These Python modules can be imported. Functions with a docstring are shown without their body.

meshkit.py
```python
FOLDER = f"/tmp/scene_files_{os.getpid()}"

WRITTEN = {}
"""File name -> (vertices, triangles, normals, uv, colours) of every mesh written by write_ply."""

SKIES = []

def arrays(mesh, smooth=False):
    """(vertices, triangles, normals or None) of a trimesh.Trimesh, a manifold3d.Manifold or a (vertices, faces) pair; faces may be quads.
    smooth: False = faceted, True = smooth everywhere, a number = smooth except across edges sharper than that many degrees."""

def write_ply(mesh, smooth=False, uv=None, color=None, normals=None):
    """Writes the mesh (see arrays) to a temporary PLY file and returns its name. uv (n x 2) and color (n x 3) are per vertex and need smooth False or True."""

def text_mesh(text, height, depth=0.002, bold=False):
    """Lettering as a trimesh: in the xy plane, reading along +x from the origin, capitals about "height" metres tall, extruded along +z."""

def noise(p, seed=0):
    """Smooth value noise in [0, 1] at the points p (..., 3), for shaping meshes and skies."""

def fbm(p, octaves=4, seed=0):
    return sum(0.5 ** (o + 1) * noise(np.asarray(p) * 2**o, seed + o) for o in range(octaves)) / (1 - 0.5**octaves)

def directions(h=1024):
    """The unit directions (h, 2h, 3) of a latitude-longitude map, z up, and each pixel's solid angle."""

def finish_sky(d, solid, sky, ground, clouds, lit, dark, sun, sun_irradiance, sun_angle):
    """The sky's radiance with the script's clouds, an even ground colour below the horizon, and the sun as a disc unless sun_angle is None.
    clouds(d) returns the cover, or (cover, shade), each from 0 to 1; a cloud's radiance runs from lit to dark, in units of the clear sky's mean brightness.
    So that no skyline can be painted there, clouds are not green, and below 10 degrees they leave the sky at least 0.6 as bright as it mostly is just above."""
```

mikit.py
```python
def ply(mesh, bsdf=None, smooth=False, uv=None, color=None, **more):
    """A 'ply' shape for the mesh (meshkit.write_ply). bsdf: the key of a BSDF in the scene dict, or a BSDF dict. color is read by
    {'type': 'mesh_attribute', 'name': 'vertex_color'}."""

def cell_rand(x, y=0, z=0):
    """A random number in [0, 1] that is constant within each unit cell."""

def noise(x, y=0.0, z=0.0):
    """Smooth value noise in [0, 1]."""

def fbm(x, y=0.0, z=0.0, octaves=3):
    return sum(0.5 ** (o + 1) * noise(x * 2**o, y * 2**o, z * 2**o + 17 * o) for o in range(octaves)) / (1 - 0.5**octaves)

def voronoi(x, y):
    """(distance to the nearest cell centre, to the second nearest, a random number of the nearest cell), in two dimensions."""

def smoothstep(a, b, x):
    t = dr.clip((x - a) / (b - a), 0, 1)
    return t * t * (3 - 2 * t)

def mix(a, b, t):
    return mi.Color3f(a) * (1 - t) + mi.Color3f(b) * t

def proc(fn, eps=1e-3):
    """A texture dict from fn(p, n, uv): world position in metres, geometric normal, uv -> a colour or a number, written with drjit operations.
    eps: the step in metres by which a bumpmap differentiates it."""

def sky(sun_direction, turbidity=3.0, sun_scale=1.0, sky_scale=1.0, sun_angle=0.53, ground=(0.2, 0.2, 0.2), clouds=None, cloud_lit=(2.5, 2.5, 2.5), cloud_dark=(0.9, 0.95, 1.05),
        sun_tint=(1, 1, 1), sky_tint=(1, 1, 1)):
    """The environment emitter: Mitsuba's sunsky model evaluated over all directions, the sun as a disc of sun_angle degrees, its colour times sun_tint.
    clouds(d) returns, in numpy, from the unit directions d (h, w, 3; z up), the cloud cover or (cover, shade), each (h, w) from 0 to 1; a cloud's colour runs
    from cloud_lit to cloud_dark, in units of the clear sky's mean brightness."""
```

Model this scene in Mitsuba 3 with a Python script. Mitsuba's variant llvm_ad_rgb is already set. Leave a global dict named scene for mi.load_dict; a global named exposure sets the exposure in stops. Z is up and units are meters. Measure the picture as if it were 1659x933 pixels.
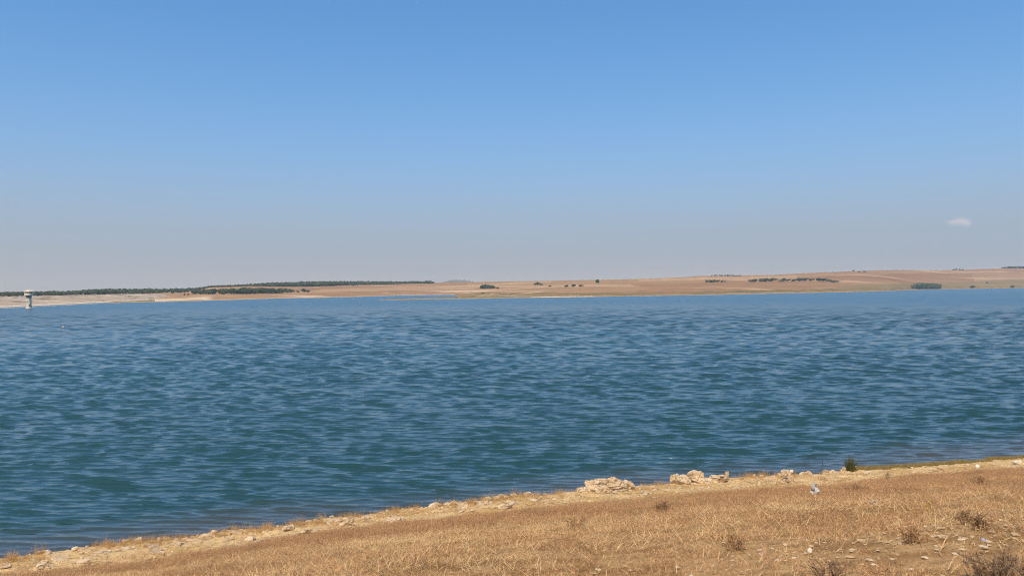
import math
import numpy as np, trimesh, mitsuba as mi, drjit as dr, mikit, meshkit
import manifold3d as m3
from mikit import noise, fbm, voronoi, cell_rand, smoothstep, mix
T = mi.ScalarTransform4f
PI = math.pi

# ------------------------------------------------------------------ camera, sky, exposure
W, H = 1659.0, 933.0
FOV, EYE = 66.0, 11.0
FPX = W / 2 / math.tan(math.radians(FOV / 2))
ROLL = 0.00784                                             # the photograph leans: its horizon climbs to the right
exposure = 1.3
scene, labels = {}, {}
HAZE = 1 / 10000.0
scene['air'] = {'type': 'homogeneous', 'albedo': {'type': 'rgb', 'value': [0.93, 0.95, 0.97]}, 'sigma_t': {'type': 'rgb', 'value': [HAZE * 0.85, HAZE, HAZE * 1.2]}}
scene['camera'] = {'type': 'perspective', 'fov': FOV, 'fov_axis': 'x', 'near_clip': 0.2, 'far_clip': 40000.0,
                   'to_world': T().look_at([0, 0, EYE], [0, 100, EYE], [ROLL, 0, 1]), 'medium': {'type': 'ref', 'id': 'air'}}
SUN = np.array([-0.33, -0.86, 1.30])
CLOUD = (1555, 360)


def cam_ray(x, y):
    """direction of a photograph pixel, scaled so that its forward (y) component is 1"""
    a, b = (np.asarray(x, float) - W / 2) / FPX, (466.5 - np.asarray(y, float)) / FPX
    c = 1 / math.sqrt(1 + ROLL * ROLL); s = ROLL * c
    return np.stack([a * c + b * s, np.ones_like(a + b), b * c - a * s], -1)


def clouds(d):
    el = np.degrees(np.arcsin(np.clip(d[..., 2], -1, 1)))
    veil = 0.99 / (1 + (np.maximum(el, 0) / 8.0) ** 3) * (0.97 + 0.06 * meshkit.fbm(d * [3, 3, 30], 3, 5))
    c = cam_ray(*CLOUD); c = c / np.linalg.norm(c)
    az = np.degrees(np.arctan2(d[..., 0], d[..., 1]) - math.atan2(c[0], c[1])); e = el - math.degrees(math.asin(c[2]))
    n = meshkit.fbm(np.stack([az * 2.6, e * 6, az * 0], -1), 4, 9) - 0.5
    puff = np.clip(1.15 - (az / 0.75) ** 2 - ((e + 0.07 * az) / 0.26) ** 2 + 2.4 * n, 0, 1) * np.exp(-(az / 0.95) ** 4 - (e / 0.4) ** 4)
    puff = np.where(np.abs(az) < 4, puff, 0) * 0.62
    cover = veil * (1 - puff) + puff
    return cover, np.where(cover > 1e-4, 1 - puff / np.maximum(cover, 1e-4), 1.0)


CD = (1.10, 1.285, 1.525)
scene['sky'] = mikit.sky(SUN, turbidity=3.0, clouds=clouds, cloud_lit=(2.05, 1.92, 1.98), cloud_dark=CD, sky_tint=(0.92, 1.48, 1.77), sun_tint=(1.08, 0.98, 0.80),
                         ground=(0.16, 0.16, 0.15))


# ------------------------------------------------------------------ helpers
def key_for(name, parent=None):
    base = f'{parent}__{name}' if parent else name
    used = lambda k: k in scene or k in labels or any(q.startswith(k + '__') for q in scene)
    k, n = base, 0
    while used(k):
        n += 1
        k = f'{base}_{n:03d}'
    return k


def obj(name, mesh, bsdf, parent=None, smooth=False, color=None):
    k = key_for(name, parent)
    scene[k] = mikit.ply(mesh, bsdf, smooth=smooth, color=color)
    return k


def tag(k, label=None, cat=None, group=None, kind=None):
    e = labels.setdefault(k, {})
    for a, b in (('label', label), ('category', cat), ('group', group), ('kind', kind)):
        if b:
            e[a] = b
    return k


def thing(name, label, cat, group=None):
    k = key_for(name)
    return tag(k, label, cat, group)


def sstep(a, b, x):
    t = np.clip((np.asarray(x, float) - a) / (b - a), 0, 1)
    return t * t * (3 - 2 * t)


def nz(x, y, f, seed=0, o=3):
    return meshkit.fbm(np.stack([np.asarray(x, float) * f, np.asarray(y, float) * f, np.zeros_like(np.asarray(x, float))], -1), o, seed) - 0.5


def cat(ms):
    vs, fs, n = [], [], 0
    for m in ms:
        v, f = (m.vertices, m.faces) if hasattr(m, 'vertices') else m
        vs.append(np.asarray(v)); fs.append(np.asarray(f) + n); n += len(v)
    return np.vstack(vs), np.vstack(fs)


def grid_faces(nr, nc):
    i = np.arange(nr * nc).reshape(nr, nc)
    a, b, c, d = i[:-1, :-1].ravel(), i[:-1, 1:].ravel(), i[1:, 1:].ravel(), i[1:, :-1].ravel()
    return np.vstack([np.stack([a, b, c], 1), np.stack([a, c, d], 1)])


def keep_faces(v, f, mask):
    f = f[mask[f].all(1)]
    used = np.unique(f)
    m = np.full(len(v), -1); m[used] = np.arange(len(used))
    return v[used], m[f], used


# ------------------------------------------------------------------ the two shores (read off the photograph, as distances on the water plane)
def on_level(x, y, z=0.0):
    d = cam_ray(x, y)
    t = (z - EYE) / d[..., 2]
    return np.stack([d[..., 0] * t, t], -1)


NEAR = [(0, 905), (80, 895), (150, 887), (190, 881), (300, 870), (380, 860), (450, 852), (520, 843), (600, 833), (700, 820), (800, 808), (870, 802), (940, 795), (1050, 785),
        (1090, 781), (1150, 777), (1250, 773), (1330, 766), (1400, 760), (1480, 754), (1560, 749), (1620, 744), (1659, 741)]
NP = on_level(*np.array(NEAR, float).T)
NP = np.vstack([NP[:1] - (NP[6] - NP[0]) * 8, NP, NP[-1:] + (NP[-1] - NP[-8]) * 12])


def shore_s(x, y):
    """metres inland from the near waterline (negative: out on the water)"""
    return (np.interp(x, NP[:, 0], NP[:, 1]) - y) * 0.944


def ground_z(x, y):
    x, y = np.asarray(x, float), np.asarray(y, float)
    s = shore_s(x, y) + 1.1 * nz(x, y, 0.35, 3, 3)
    z = np.interp(s, [-60, -6, 0, 0.5, 1.2, 6, 37, 90, 400], [-9, -1.1, -0.06, 0.16, 0.30, 1.05, 9.35, 13, 16])
    inland = sstep(0.3, 3, s)
    z = z + inland * (0.42 * nz(x, y, 0.16, 7, 3) * sstep(2, 8, s) + 0.16 * nz(x, y, 0.8, 8, 3))
    rocky = sstep(0.2, 1.4, s) * (1 - sstep(5.5, 8.5, s))
    q = z / 0.17 + 2.0 * nz(x, y, 0.5, 21, 3)
    led = (np.floor(q) + sstep(0.70, 0.98, q - np.floor(q)) - q) * 0.17
    z = z + rocky * (0.95 * led + 0.16 * nz(x, y, 2.6, 22, 3))
    return z + 0.035 * nz(x, y, 4.0, 9, 2) * sstep(-0.3, 0.6, s)


def ground_at(x, y):
    """where the photograph pixel's line of sight meets the near ground"""
    d = cam_ray(x, y)
    t = np.arange(6.0, 75.0, 0.05)
    hit = np.nonzero(EYE + d[2] * t < np.maximum(ground_z(d[0] * t, t), -0.03))[0]
    t0 = t[hit[0]] if len(hit) else 60.0
    return np.array([d[0] * t0, t0, EYE + d[2] * t0])


FOOT = [(-0.164, 0.986), (-348.0, 560.0)]                  # the dam's waterline: direction and a point on it
def foot_y(u):                                             # where the line of sight of slope u meets the dam's waterline
    (dx, dy), (px, py) = FOOT
    t = (u * py - px) / (dx - u * dy)
    return py + dy * t


FAR = [(250, 489.0), (320, 487.3), (350, 486.4), (400, 485), (450, 483.5), (520, 482.2), (600, 480.3), (650, 478.6), (735, 477.6), (747, 483.4), (780, 483.2), (860, 482.3), (900, 481.7), (950, 481),
       (1050, 479.3), (1150, 477.8), (1250, 475.5), (1380, 473), (1440, 471.3), (1480, 469.6), (1540, 468.2), (1659, 466.8)]
FP = on_level(*np.array(FAR, float).T)
FU, FD = FP[:, 0] / FP[:, 1], FP[:, 1]
GSKY = [(0, 479), (100, 478), (200, 475), (300, 473), (340, 464.5), (400, 462.5), (460, 463), (500, 463), (560, 461), (640, 459), (703, 458), (730, 457.4), (780, 456.3), (850, 455.4), (900, 454.5), (950, 453.5), (1000, 452.6),
        (1050, 451.4), (1100, 449.3), (1140, 446.8), (1200, 446.3), (1250, 445.3), (1300, 442.5), (1380, 439.3), (1450, 437.2), (1500, 437.8), (1550, 437.3), (1600, 435.5), (1659, 433.5)]
GR = cam_ray(*np.array(GSKY, float).T)


def far_shore(u):
    u = np.asarray(u, float)
    d = np.interp(u, FU, FD)
    d = np.where(u > 0.65, np.maximum(FD[-1] - (u - 0.65) * 1400, 160.0), d)
    dam = foot_y(np.minimum(u, -0.30)) + 14
    return np.where(u < FU[0], np.maximum(dam, 100), d)


INLAND = [(600, 480.3), (650, 478.6), (735, 477.6), (780, 477.7), (850, 478.4), (900, 479.0), (950, 479.2), (1050, 478.4), (1150, 477.2), (1250, 475.2), (1380, 472.7), (1440, 471.0), (1480, 469.4), (1540, 468.1), (1659, 466.7)]
IP = on_level(*np.array(INLAND, float).T)


def rise(u):
    """where the slope begins behind the flat foreland"""
    d = far_shore(u)
    return np.where((u > IP[0, 0] / IP[0, 1]) & (u < 0.65), np.maximum(d, np.interp(u, IP[:, 0] / IP[:, 1], IP[:, 1])), d)


def crest(u):
    off = np.interp(u, [-0.7, -0.45, -0.38, -0.1, 0.0, 0.2, 0.45, 0.65, 1.5], [520, 480, 760, 760, 780, 820, 950, 1150, 1200])
    c = rise(u) + off
    c = np.convolve(np.pad(c, 8, 'edge'), np.ones(17) / 17, 'valid') if np.ndim(c) == 1 and len(c) > 40 else c
    return c


UGRID = np.linspace(-2.0, 2.6, 2400)
CGRID = crest(UGRID)


def far_z(x, y):
    x, y = np.asarray(x, float), np.asarray(y, float)
    u = x / np.maximum(y, 1)
    W0, D, C = far_shore(u), rise(u), np.interp(u, UGRID, CGRID)
    zc = EYE + np.interp(u, GR[:, 0], GR[:, 2]) * C
    zc = np.maximum(zc, 2.5)
    t = (y - D) / (C - D)
    up = 0.16 * np.clip(t / 0.10, 0, 1) ** 0.8 + 0.84 * np.clip((t - 0.04) / 0.96, 0, 1) ** 1.12
    fore = np.clip((y - W0) / 16.0, -3, 1) * 0.7 + 0.5 * nz(x, y, 1 / 40, 33, 2) * sstep(10, 60, y - W0)
    z = zc * np.minimum(up, 1) + fore * (1 - sstep(0.02, 0.1, t))
    z = np.where(t > 1, zc - (t - 1) * (0.30 * zc + 3), z)
    z = np.maximum(z, np.where(t > 1, -25.0, -3.0))
    roll = sstep(0.12, 0.45, t) * (1 - sstep(0.8, 0.98, t))
    z = z + roll * zc * (0.16 * nz(x, y, 1 / 420, 31, 3))
    z = z + sstep(0.0, 0.12, t) * (1 - sstep(0.85, 1, t)) * 0.9 * nz(x, y, 1 / 45, 32, 3)
    return z


def spit(front, back, h):
    f, b = np.array(front, float), np.array(back, float)
    pf, pb = on_level(f[:, 0], f[:, 1]), on_level(b[:, 0], b[:, 1])
    uf, ub = pf[:, 0] / pf[:, 1], pb[:, 0] / pb[:, 1]
    us = np.linspace(uf[0], uf[-1], 60)
    return np.stack([us, np.interp(us, uf, pf[:, 1]), np.interp(us, ub, pb[:, 1])], 1), h


SPITS = [spit([(612, 486.3), (660, 485.3), (700, 484.8), (747, 484.0), (800, 483.2), (860, 482.4)], [(612, 486.0), (660, 484.4), (700, 483.2), (747, 482.0), (800, 480.6), (860, 480.2)], 0.8),
         spit([(172, 491.2), (200, 490.4), (250, 489.2), (300, 488.0), (330, 487.2)], [(172, 491.0), (200, 487.0), (250, 485.5), (300, 484.5), (330, 484.0)], 1.0)]


def far_at(x, y):
    d = cam_ray(x, y)
    t = np.concatenate([np.arange(350, 5200, 2.0)])
    hit = np.nonzero(EYE + d[2] * t < far_z(d[0] * t, t))[0]
    t0 = t[hit[0]] if len(hit) else t[np.argmin(np.abs(EYE + d[2] * t - far_z(d[0] * t, t)))]
    return np.array([d[0] * t0, t0, float(far_z(d[0] * t0, t0))])


# ------------------------------------------------------------------ materials
def water_body(p, n, uv):
    s = p.x * 0.33 - p.y * 0.944 + 37.6                      # about the distance from the near waterline, negative outwards
    near = smoothstep(-6.5, -0.3, s + 2.5 * (fbm(p.x * 0.15, p.y * 0.15, 0, 2) - 0.5))
    deep = mix((0.019, 0.069, 0.077), (0.032, 0.118, 0.178), smoothstep(-8.0, -210.0, s)) * (0.9 + 0.2 * fbm(p.x * 0.02, p.y * 0.02, 3, 2))
    return mix(deep, (0.075, 0.075, 0.062), near * 0.85)


water_tex = mikit.proc(water_body)
scene['water_near'] = {'type': 'roughplastic', 'distribution': 'beckmann', 'alpha': 0.022, 'int_ior': 1.45, 'diffuse_reflectance': water_tex}
scene['water_far'] = {'type': 'roughplastic', 'distribution': 'beckmann', 'alpha': 0.16, 'int_ior': 1.45, 'diffuse_reflectance': water_tex}
scene['water_mat'] = {'type': 'blendbsdf', 'weight': mikit.proc(lambda p, n, uv: smoothstep(130.0, 620.0, dr.sqrt(p.x * p.x + p.y * p.y))),
                      'a': {'type': 'ref', 'id': 'water_near'}, 'b': {'type': 'ref', 'id': 'water_far'}}


def earth(p, n, uv):
    a = fbm(p.x * 0.7, p.y * 0.7, 0, 4)
    b = fbm(p.x * 6, p.y * 6, p.z * 6, 3)
    d1, d2, r = voronoi(p.x * 5 + 2 * b, p.y * 5)
    wet = smoothstep(0.17, 0.03, p.z + 0.08 * (fbm(p.x * 1.5, p.y * 1.5, 2, 2) - 0.5))
    inland = smoothstep(5.0, 8.0, p.x * 0.33 - p.y * 0.944 + 37.6 + 4.0 * (fbm(p.x * 0.25, p.y * 0.25, 5, 3) - 0.5))
    c = mix((0.58, 0.40, 0.18), (0.73, 0.545, 0.29), smoothstep(0.35, 0.65, a))
    c = mix(c, mix((0.36, 0.215, 0.10), (0.54, 0.36, 0.18), smoothstep(0.3, 0.7, fbm(p.x * 2.4, p.y * 2.4, 1, 4))), inland)
    fine = fbm(p.x * 40, p.y * 40, p.z * 40, 2)
    c = mix(c, c * 0.55, smoothstep(0.5, 0.72, fine) * 0.7)
    c = mix(c, (0.28, 0.175, 0.085), smoothstep(0.52, 0.75, b) * 0.6)
    chip = smoothstep(0.30, 0.18, d1) * smoothstep(0.55, 0.75, r)
    return mix(c, (0.68, 0.55, 0.38), chip * 0.8 * (1 - inland)) * (1 - 0.5 * wet)


scene['earth'] = {'type': 'twosided', 'bsdf': {'type': 'diffuse', 'reflectance': mikit.proc(earth)}}


def limestone(p, n, uv):
    a = fbm(p.x * 2.2, p.y * 2.2, p.z * 2.2, 4)
    b = fbm(p.x * 14, p.y * 14, p.z * 9, 3)
    c = mix((0.57, 0.44, 0.285), (0.74, 0.62, 0.45), smoothstep(0.35, 0.65, a))
    c = mix(c, (0.36, 0.29, 0.20), smoothstep(0.55, 0.75, b) * 0.7)
    return mix(c, (0.40, 0.28, 0.14), smoothstep(0.6, 0.75, fbm(p.x * 5 + 9, p.y * 5, p.z * 12, 2)) * 0.6)


scene['limestone'] = {'type': 'twosided', 'bsdf': {'type': 'diffuse', 'reflectance': mikit.proc(limestone)}}
scene['vertex_paint'] = {'type': 'twosided', 'bsdf': {'type': 'diffuse', 'reflectance': {'type': 'mesh_attribute', 'name': 'vertex_color'}}}


def flat(name, c, rough=None):
    b = {'type': 'diffuse', 'reflectance': {'type': 'rgb', 'value': list(c)}} if rough is None else \
        {'type': 'principled', 'base_color': {'type': 'rgb', 'value': list(c)}, 'roughness': rough}
    scene[name] = {'type': 'twosided', 'bsdf': b}


flat('foliage_dark', (0.042, 0.068, 0.028)); flat('foliage_mid', (0.060, 0.095, 0.036)); flat('foliage_olive', (0.085, 0.10, 0.045))
flat('bark', (0.10, 0.075, 0.055)); flat('rush_green', (0.095, 0.10, 0.03)); flat('weed_brown', (0.25, 0.165, 0.095)); flat('stalk_straw', (0.55, 0.43, 0.25))
flat('white_plastic', (0.50, 0.50, 0.49), 0.4); flat('yellow_petal', (0.75, 0.55, 0.05)); flat('dark_metal', (0.05, 0.05, 0.055), 0.5); flat('window_dark', (0.03, 0.032, 0.036), 0.15)
flat('pale_plastic', (0.55, 0.48, 0.38), 0.5); flat('blue_plastic', (0.35, 0.45, 0.75), 0.35); flat('white_stone', (0.80, 0.76, 0.66))
flat('distant_scrub', (0.06, 0.075, 0.06))


def concrete(p, n, uv):
    a = fbm(p.x * 0.8, p.y * 0.8, p.z * 0.35, 4)
    return mix((0.72, 0.65, 0.51), (0.84, 0.78, 0.65), a) * (1 - 0.25 * smoothstep(0.55, 0.8, fbm(p.x * 1.5, p.y * 1.5, p.z * 0.2, 3)))


scene['concrete'] = {'type': 'twosided', 'bsdf': {'type': 'diffuse', 'reflectance': mikit.proc(concrete)}}
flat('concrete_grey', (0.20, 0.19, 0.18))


def riprap(p, n, uv):
    along, h = p.y, p.z
    st = fbm(along * 0.02, h * 0.9 + along * 0.03, 0, 4)
    g = fbm(p.x * 0.6, p.y * 0.6, p.z * 0.6, 3)
    c = mix((0.44, 0.375, 0.285), (0.60, 0.52, 0.41), smoothstep(0.3, 0.7, 0.6 * g + 0.4 * st))
    c = mix(c, (0.66, 0.60, 0.50), smoothstep(0.60, 0.70, st) * 0.8)
    return mix(c, (0.17, 0.15, 0.12), smoothstep(0.66, 0.74, fbm(along * 0.05 + 40, h * 1.4, 7, 3)) * 0.7)


scene['riprap'] = {'type': 'twosided', 'bsdf': {'type': 'diffuse', 'reflectance': mikit.proc(riprap)}}

# ------------------------------------------------------------------ near ground
TH_IN = np.radians(np.concatenate([np.linspace(-36, 36, 640)]))
TH_L, TH_R = np.radians(np.linspace(-78, -36.2, 50)), np.radians(np.linspace(36.2, 56, 26))


def shore_r(th):
    """distance to the near waterline along each bearing"""
    r = np.linspace(5, 230, 4000)
    out = []
    for t in np.atleast_1d(th):
        s = shore_s(r * np.sin(t), r * np.cos(t))
        i = np.nonzero(s < 0)[0]
        out.append(r[i[0]] if len(i) else 230.0)
    return np.array(out)


def make_ground():
    th = np.concatenate([TH_L, TH_IN, TH_R])
    rs = shore_r(th) + 3.2
    q = np.concatenate([np.linspace(0, 0.22, 12)[:-1], np.linspace(0.22, 1, 330)])
    r = 1.0 + q[:, None] * (rs[None] - 1.0)
    x, y = r * np.sin(th), r * np.cos(th)
    front = (np.stack([x, y, ground_z(x, y)], -1).reshape(-1, 3), grid_faces(*x.shape))
    tb = np.radians(np.linspace(56, 360 - 78, 60))
    rb = np.concatenate([np.linspace(1, 60, 30), np.geomspace(66, 420, 16)])
    x, y = rb[:, None] * np.sin(tb), rb[:, None] * np.cos(tb)
    back = (np.stack([x, y, ground_z(x, y)], -1).reshape(-1, 3), grid_faces(*x.shape))
    a = np.linspace(0, 2 * PI, 25)[:-1]
    disc_v = np.vstack([[[0, 0, float(ground_z(0, 0)) + 0.004]], np.stack([1.03 * np.sin(a), 1.03 * np.cos(a), ground_z(1.03 * np.sin(a), 1.03 * np.cos(a)) + 0.004], 1)])
    i = np.arange(24)
    disc = (disc_v, np.stack([i * 0, i + 1, (i + 1) % 24 + 1], 1))
    return cat([front, back, disc])


tag(obj('ground', make_ground(), 'earth', smooth=True), 'dry stony lake bank sloping down to the water', 'ground', kind='structure')


# ------------------------------------------------------------------ water
def make_water():
    rng = np.random.default_rng(4)
    us = np.concatenate([-np.geomspace(0.71, 3.0, 24)[::-1], np.linspace(-0.70, 0.70, 580), np.geomspace(0.71, 1.35, 14)])
    ys = np.linspace(12, 150, 6000)
    y0 = np.array([ys[np.argmax(shore_s(a * ys, ys) < 2.0)] if (shore_s(a * ys, ys) < 2.0).any() else 150.0 for a in us])
    yc = float(np.interp(0, us, y0))
    rho = [0.0]
    while rho[-1] < 2600:
        d = rho[-1] + yc
        rho.append(rho[-1] + (0.10 if d < 62 else 0.10 * (d / 62) ** 1.12 if d < 350 else 0.695 * (d / 350) ** 2))
    rho = np.array(rho)[:, None]
    fade = np.exp(-rho / 45.0)
    y = yc + rho + (y0 - yc)[None] * fade
    x = us[None] * y
    dy_row = np.gradient(y, axis=0)
    du = np.gradient(us)[None]
    skew = np.gradient(y, axis=1)                                   # how much y changes from column to column
    dxc = np.gradient(x, axis=1)
    gust = np.clip(1 + 0.8 * nz(x * 0.55, y, 1 / 42, 61, 3) + 0.5 * nz(x * 0.3, y, 1 / 150, 62, 2), 0.4, 1.6)
    s = shore_s(x, y)
    gust = gust * (0.62 + 0.38 * sstep(-0.3, -6, s))
    u = np.broadcast_to(us, x.shape)
    gust = gust * (1 - 0.75 * sstep(0.80, 0.93, y / far_shore(us)[None]))
    z, dx, dy = np.zeros_like(x), np.zeros_like(x), np.zeros_like(x)
    n = 130
    lam = np.geomspace(0.24, 4.4, n) * rng.uniform(0.97, 1.03, n)
    lc = 0.70 + 0.0045 * rho                                      # waves lengthen away from the bank
    q = np.log(lam[None] / lc)
    slope = np.exp(-0.5 * (q / np.where(q < 0, 1.0, 0.42)) ** 2)
    slope *= 0.19 * math.sqrt(2) / np.sqrt((slope ** 2).sum(1, keepdims=True))
    env = meshkit.noise(np.stack([x * 0.35, y * 1.0, 0 * x], -1), 5) * 0.6 + meshkit.noise(np.stack([x * 0.09 + 40, y * 0.2, 0 * x], -1), 6) * 0.4
    gust = gust * np.clip(0.82 + 0.8 * np.clip(env - 0.28, 0, 1), 0.6, 1.4)
    ang = PI + 0.06 + rng.normal(0, 0.15, n) + np.where(rng.random(n) < 0.06, rng.normal(0, 0.45, n), 0)
    for L, sl, a, ph in zip(lam, slope.T, ang, rng.uniform(0, 2 * PI, n)):
        k = 2 * PI / L
        kx, ky = k * math.sin(a), k * math.cos(a)
        c0 = slice(24, -14)
        adv = np.maximum((abs(ky) * dy_row[:, c0]).mean(1), np.abs(kx * dxc[:, c0] + ky * skew[:, c0]).mean(1))[:, None]
        wgt = 1 - sstep(1.5, 2.5, adv)
        rows = np.nonzero(wgt[:, 0] > 0)[0]
        if not len(rows):
            continue
        m = rows[-1] + 1
        p = kx * x[:m] + ky * y[:m] + ph
        A = wgt[:m] * sl[:m, None] / k
        z[:m] += A * np.cos(p)
        sn = A * np.sin(p) * (0.55 if L > 0.5 else 0.25)
        dx[:m] -= sn * math.sin(a); dy[:m] -= sn * math.cos(a)
    gust = np.minimum(gust, 1.2) * (1 - 0.5 * sstep(120, 480, rho))
    sg = z.std(1, keepdims=True) + 1e-6
    z = z * (1 + 0.34 * np.clip(z / sg, -1.3, 1.4))                  # peaked crests, flat troughs
    dy -= 0.35 * z                                                    # leaning the way they run
    side = (np.abs(u) < 0.705)
    v = np.stack([x + dx * gust * side, y + dy * gust * side, z * gust * side], -1).reshape(-1, 3)
    edge = (far_shore(us) + 25)[None]
    edge = np.where(u < FU[0] + 0.02, foot_y(np.minimum(u, -0.3)) + 6, edge)
    ok = (y < edge) & (x * x + y * y < 3200 ** 2)
    return keep_faces(v, grid_faces(*x.shape), ok.ravel())[:2]


tag(obj('water', make_water(), 'water_mat', smooth=True), 'blue green lake water ruffled by small waves', 'water', kind='structure')


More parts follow.
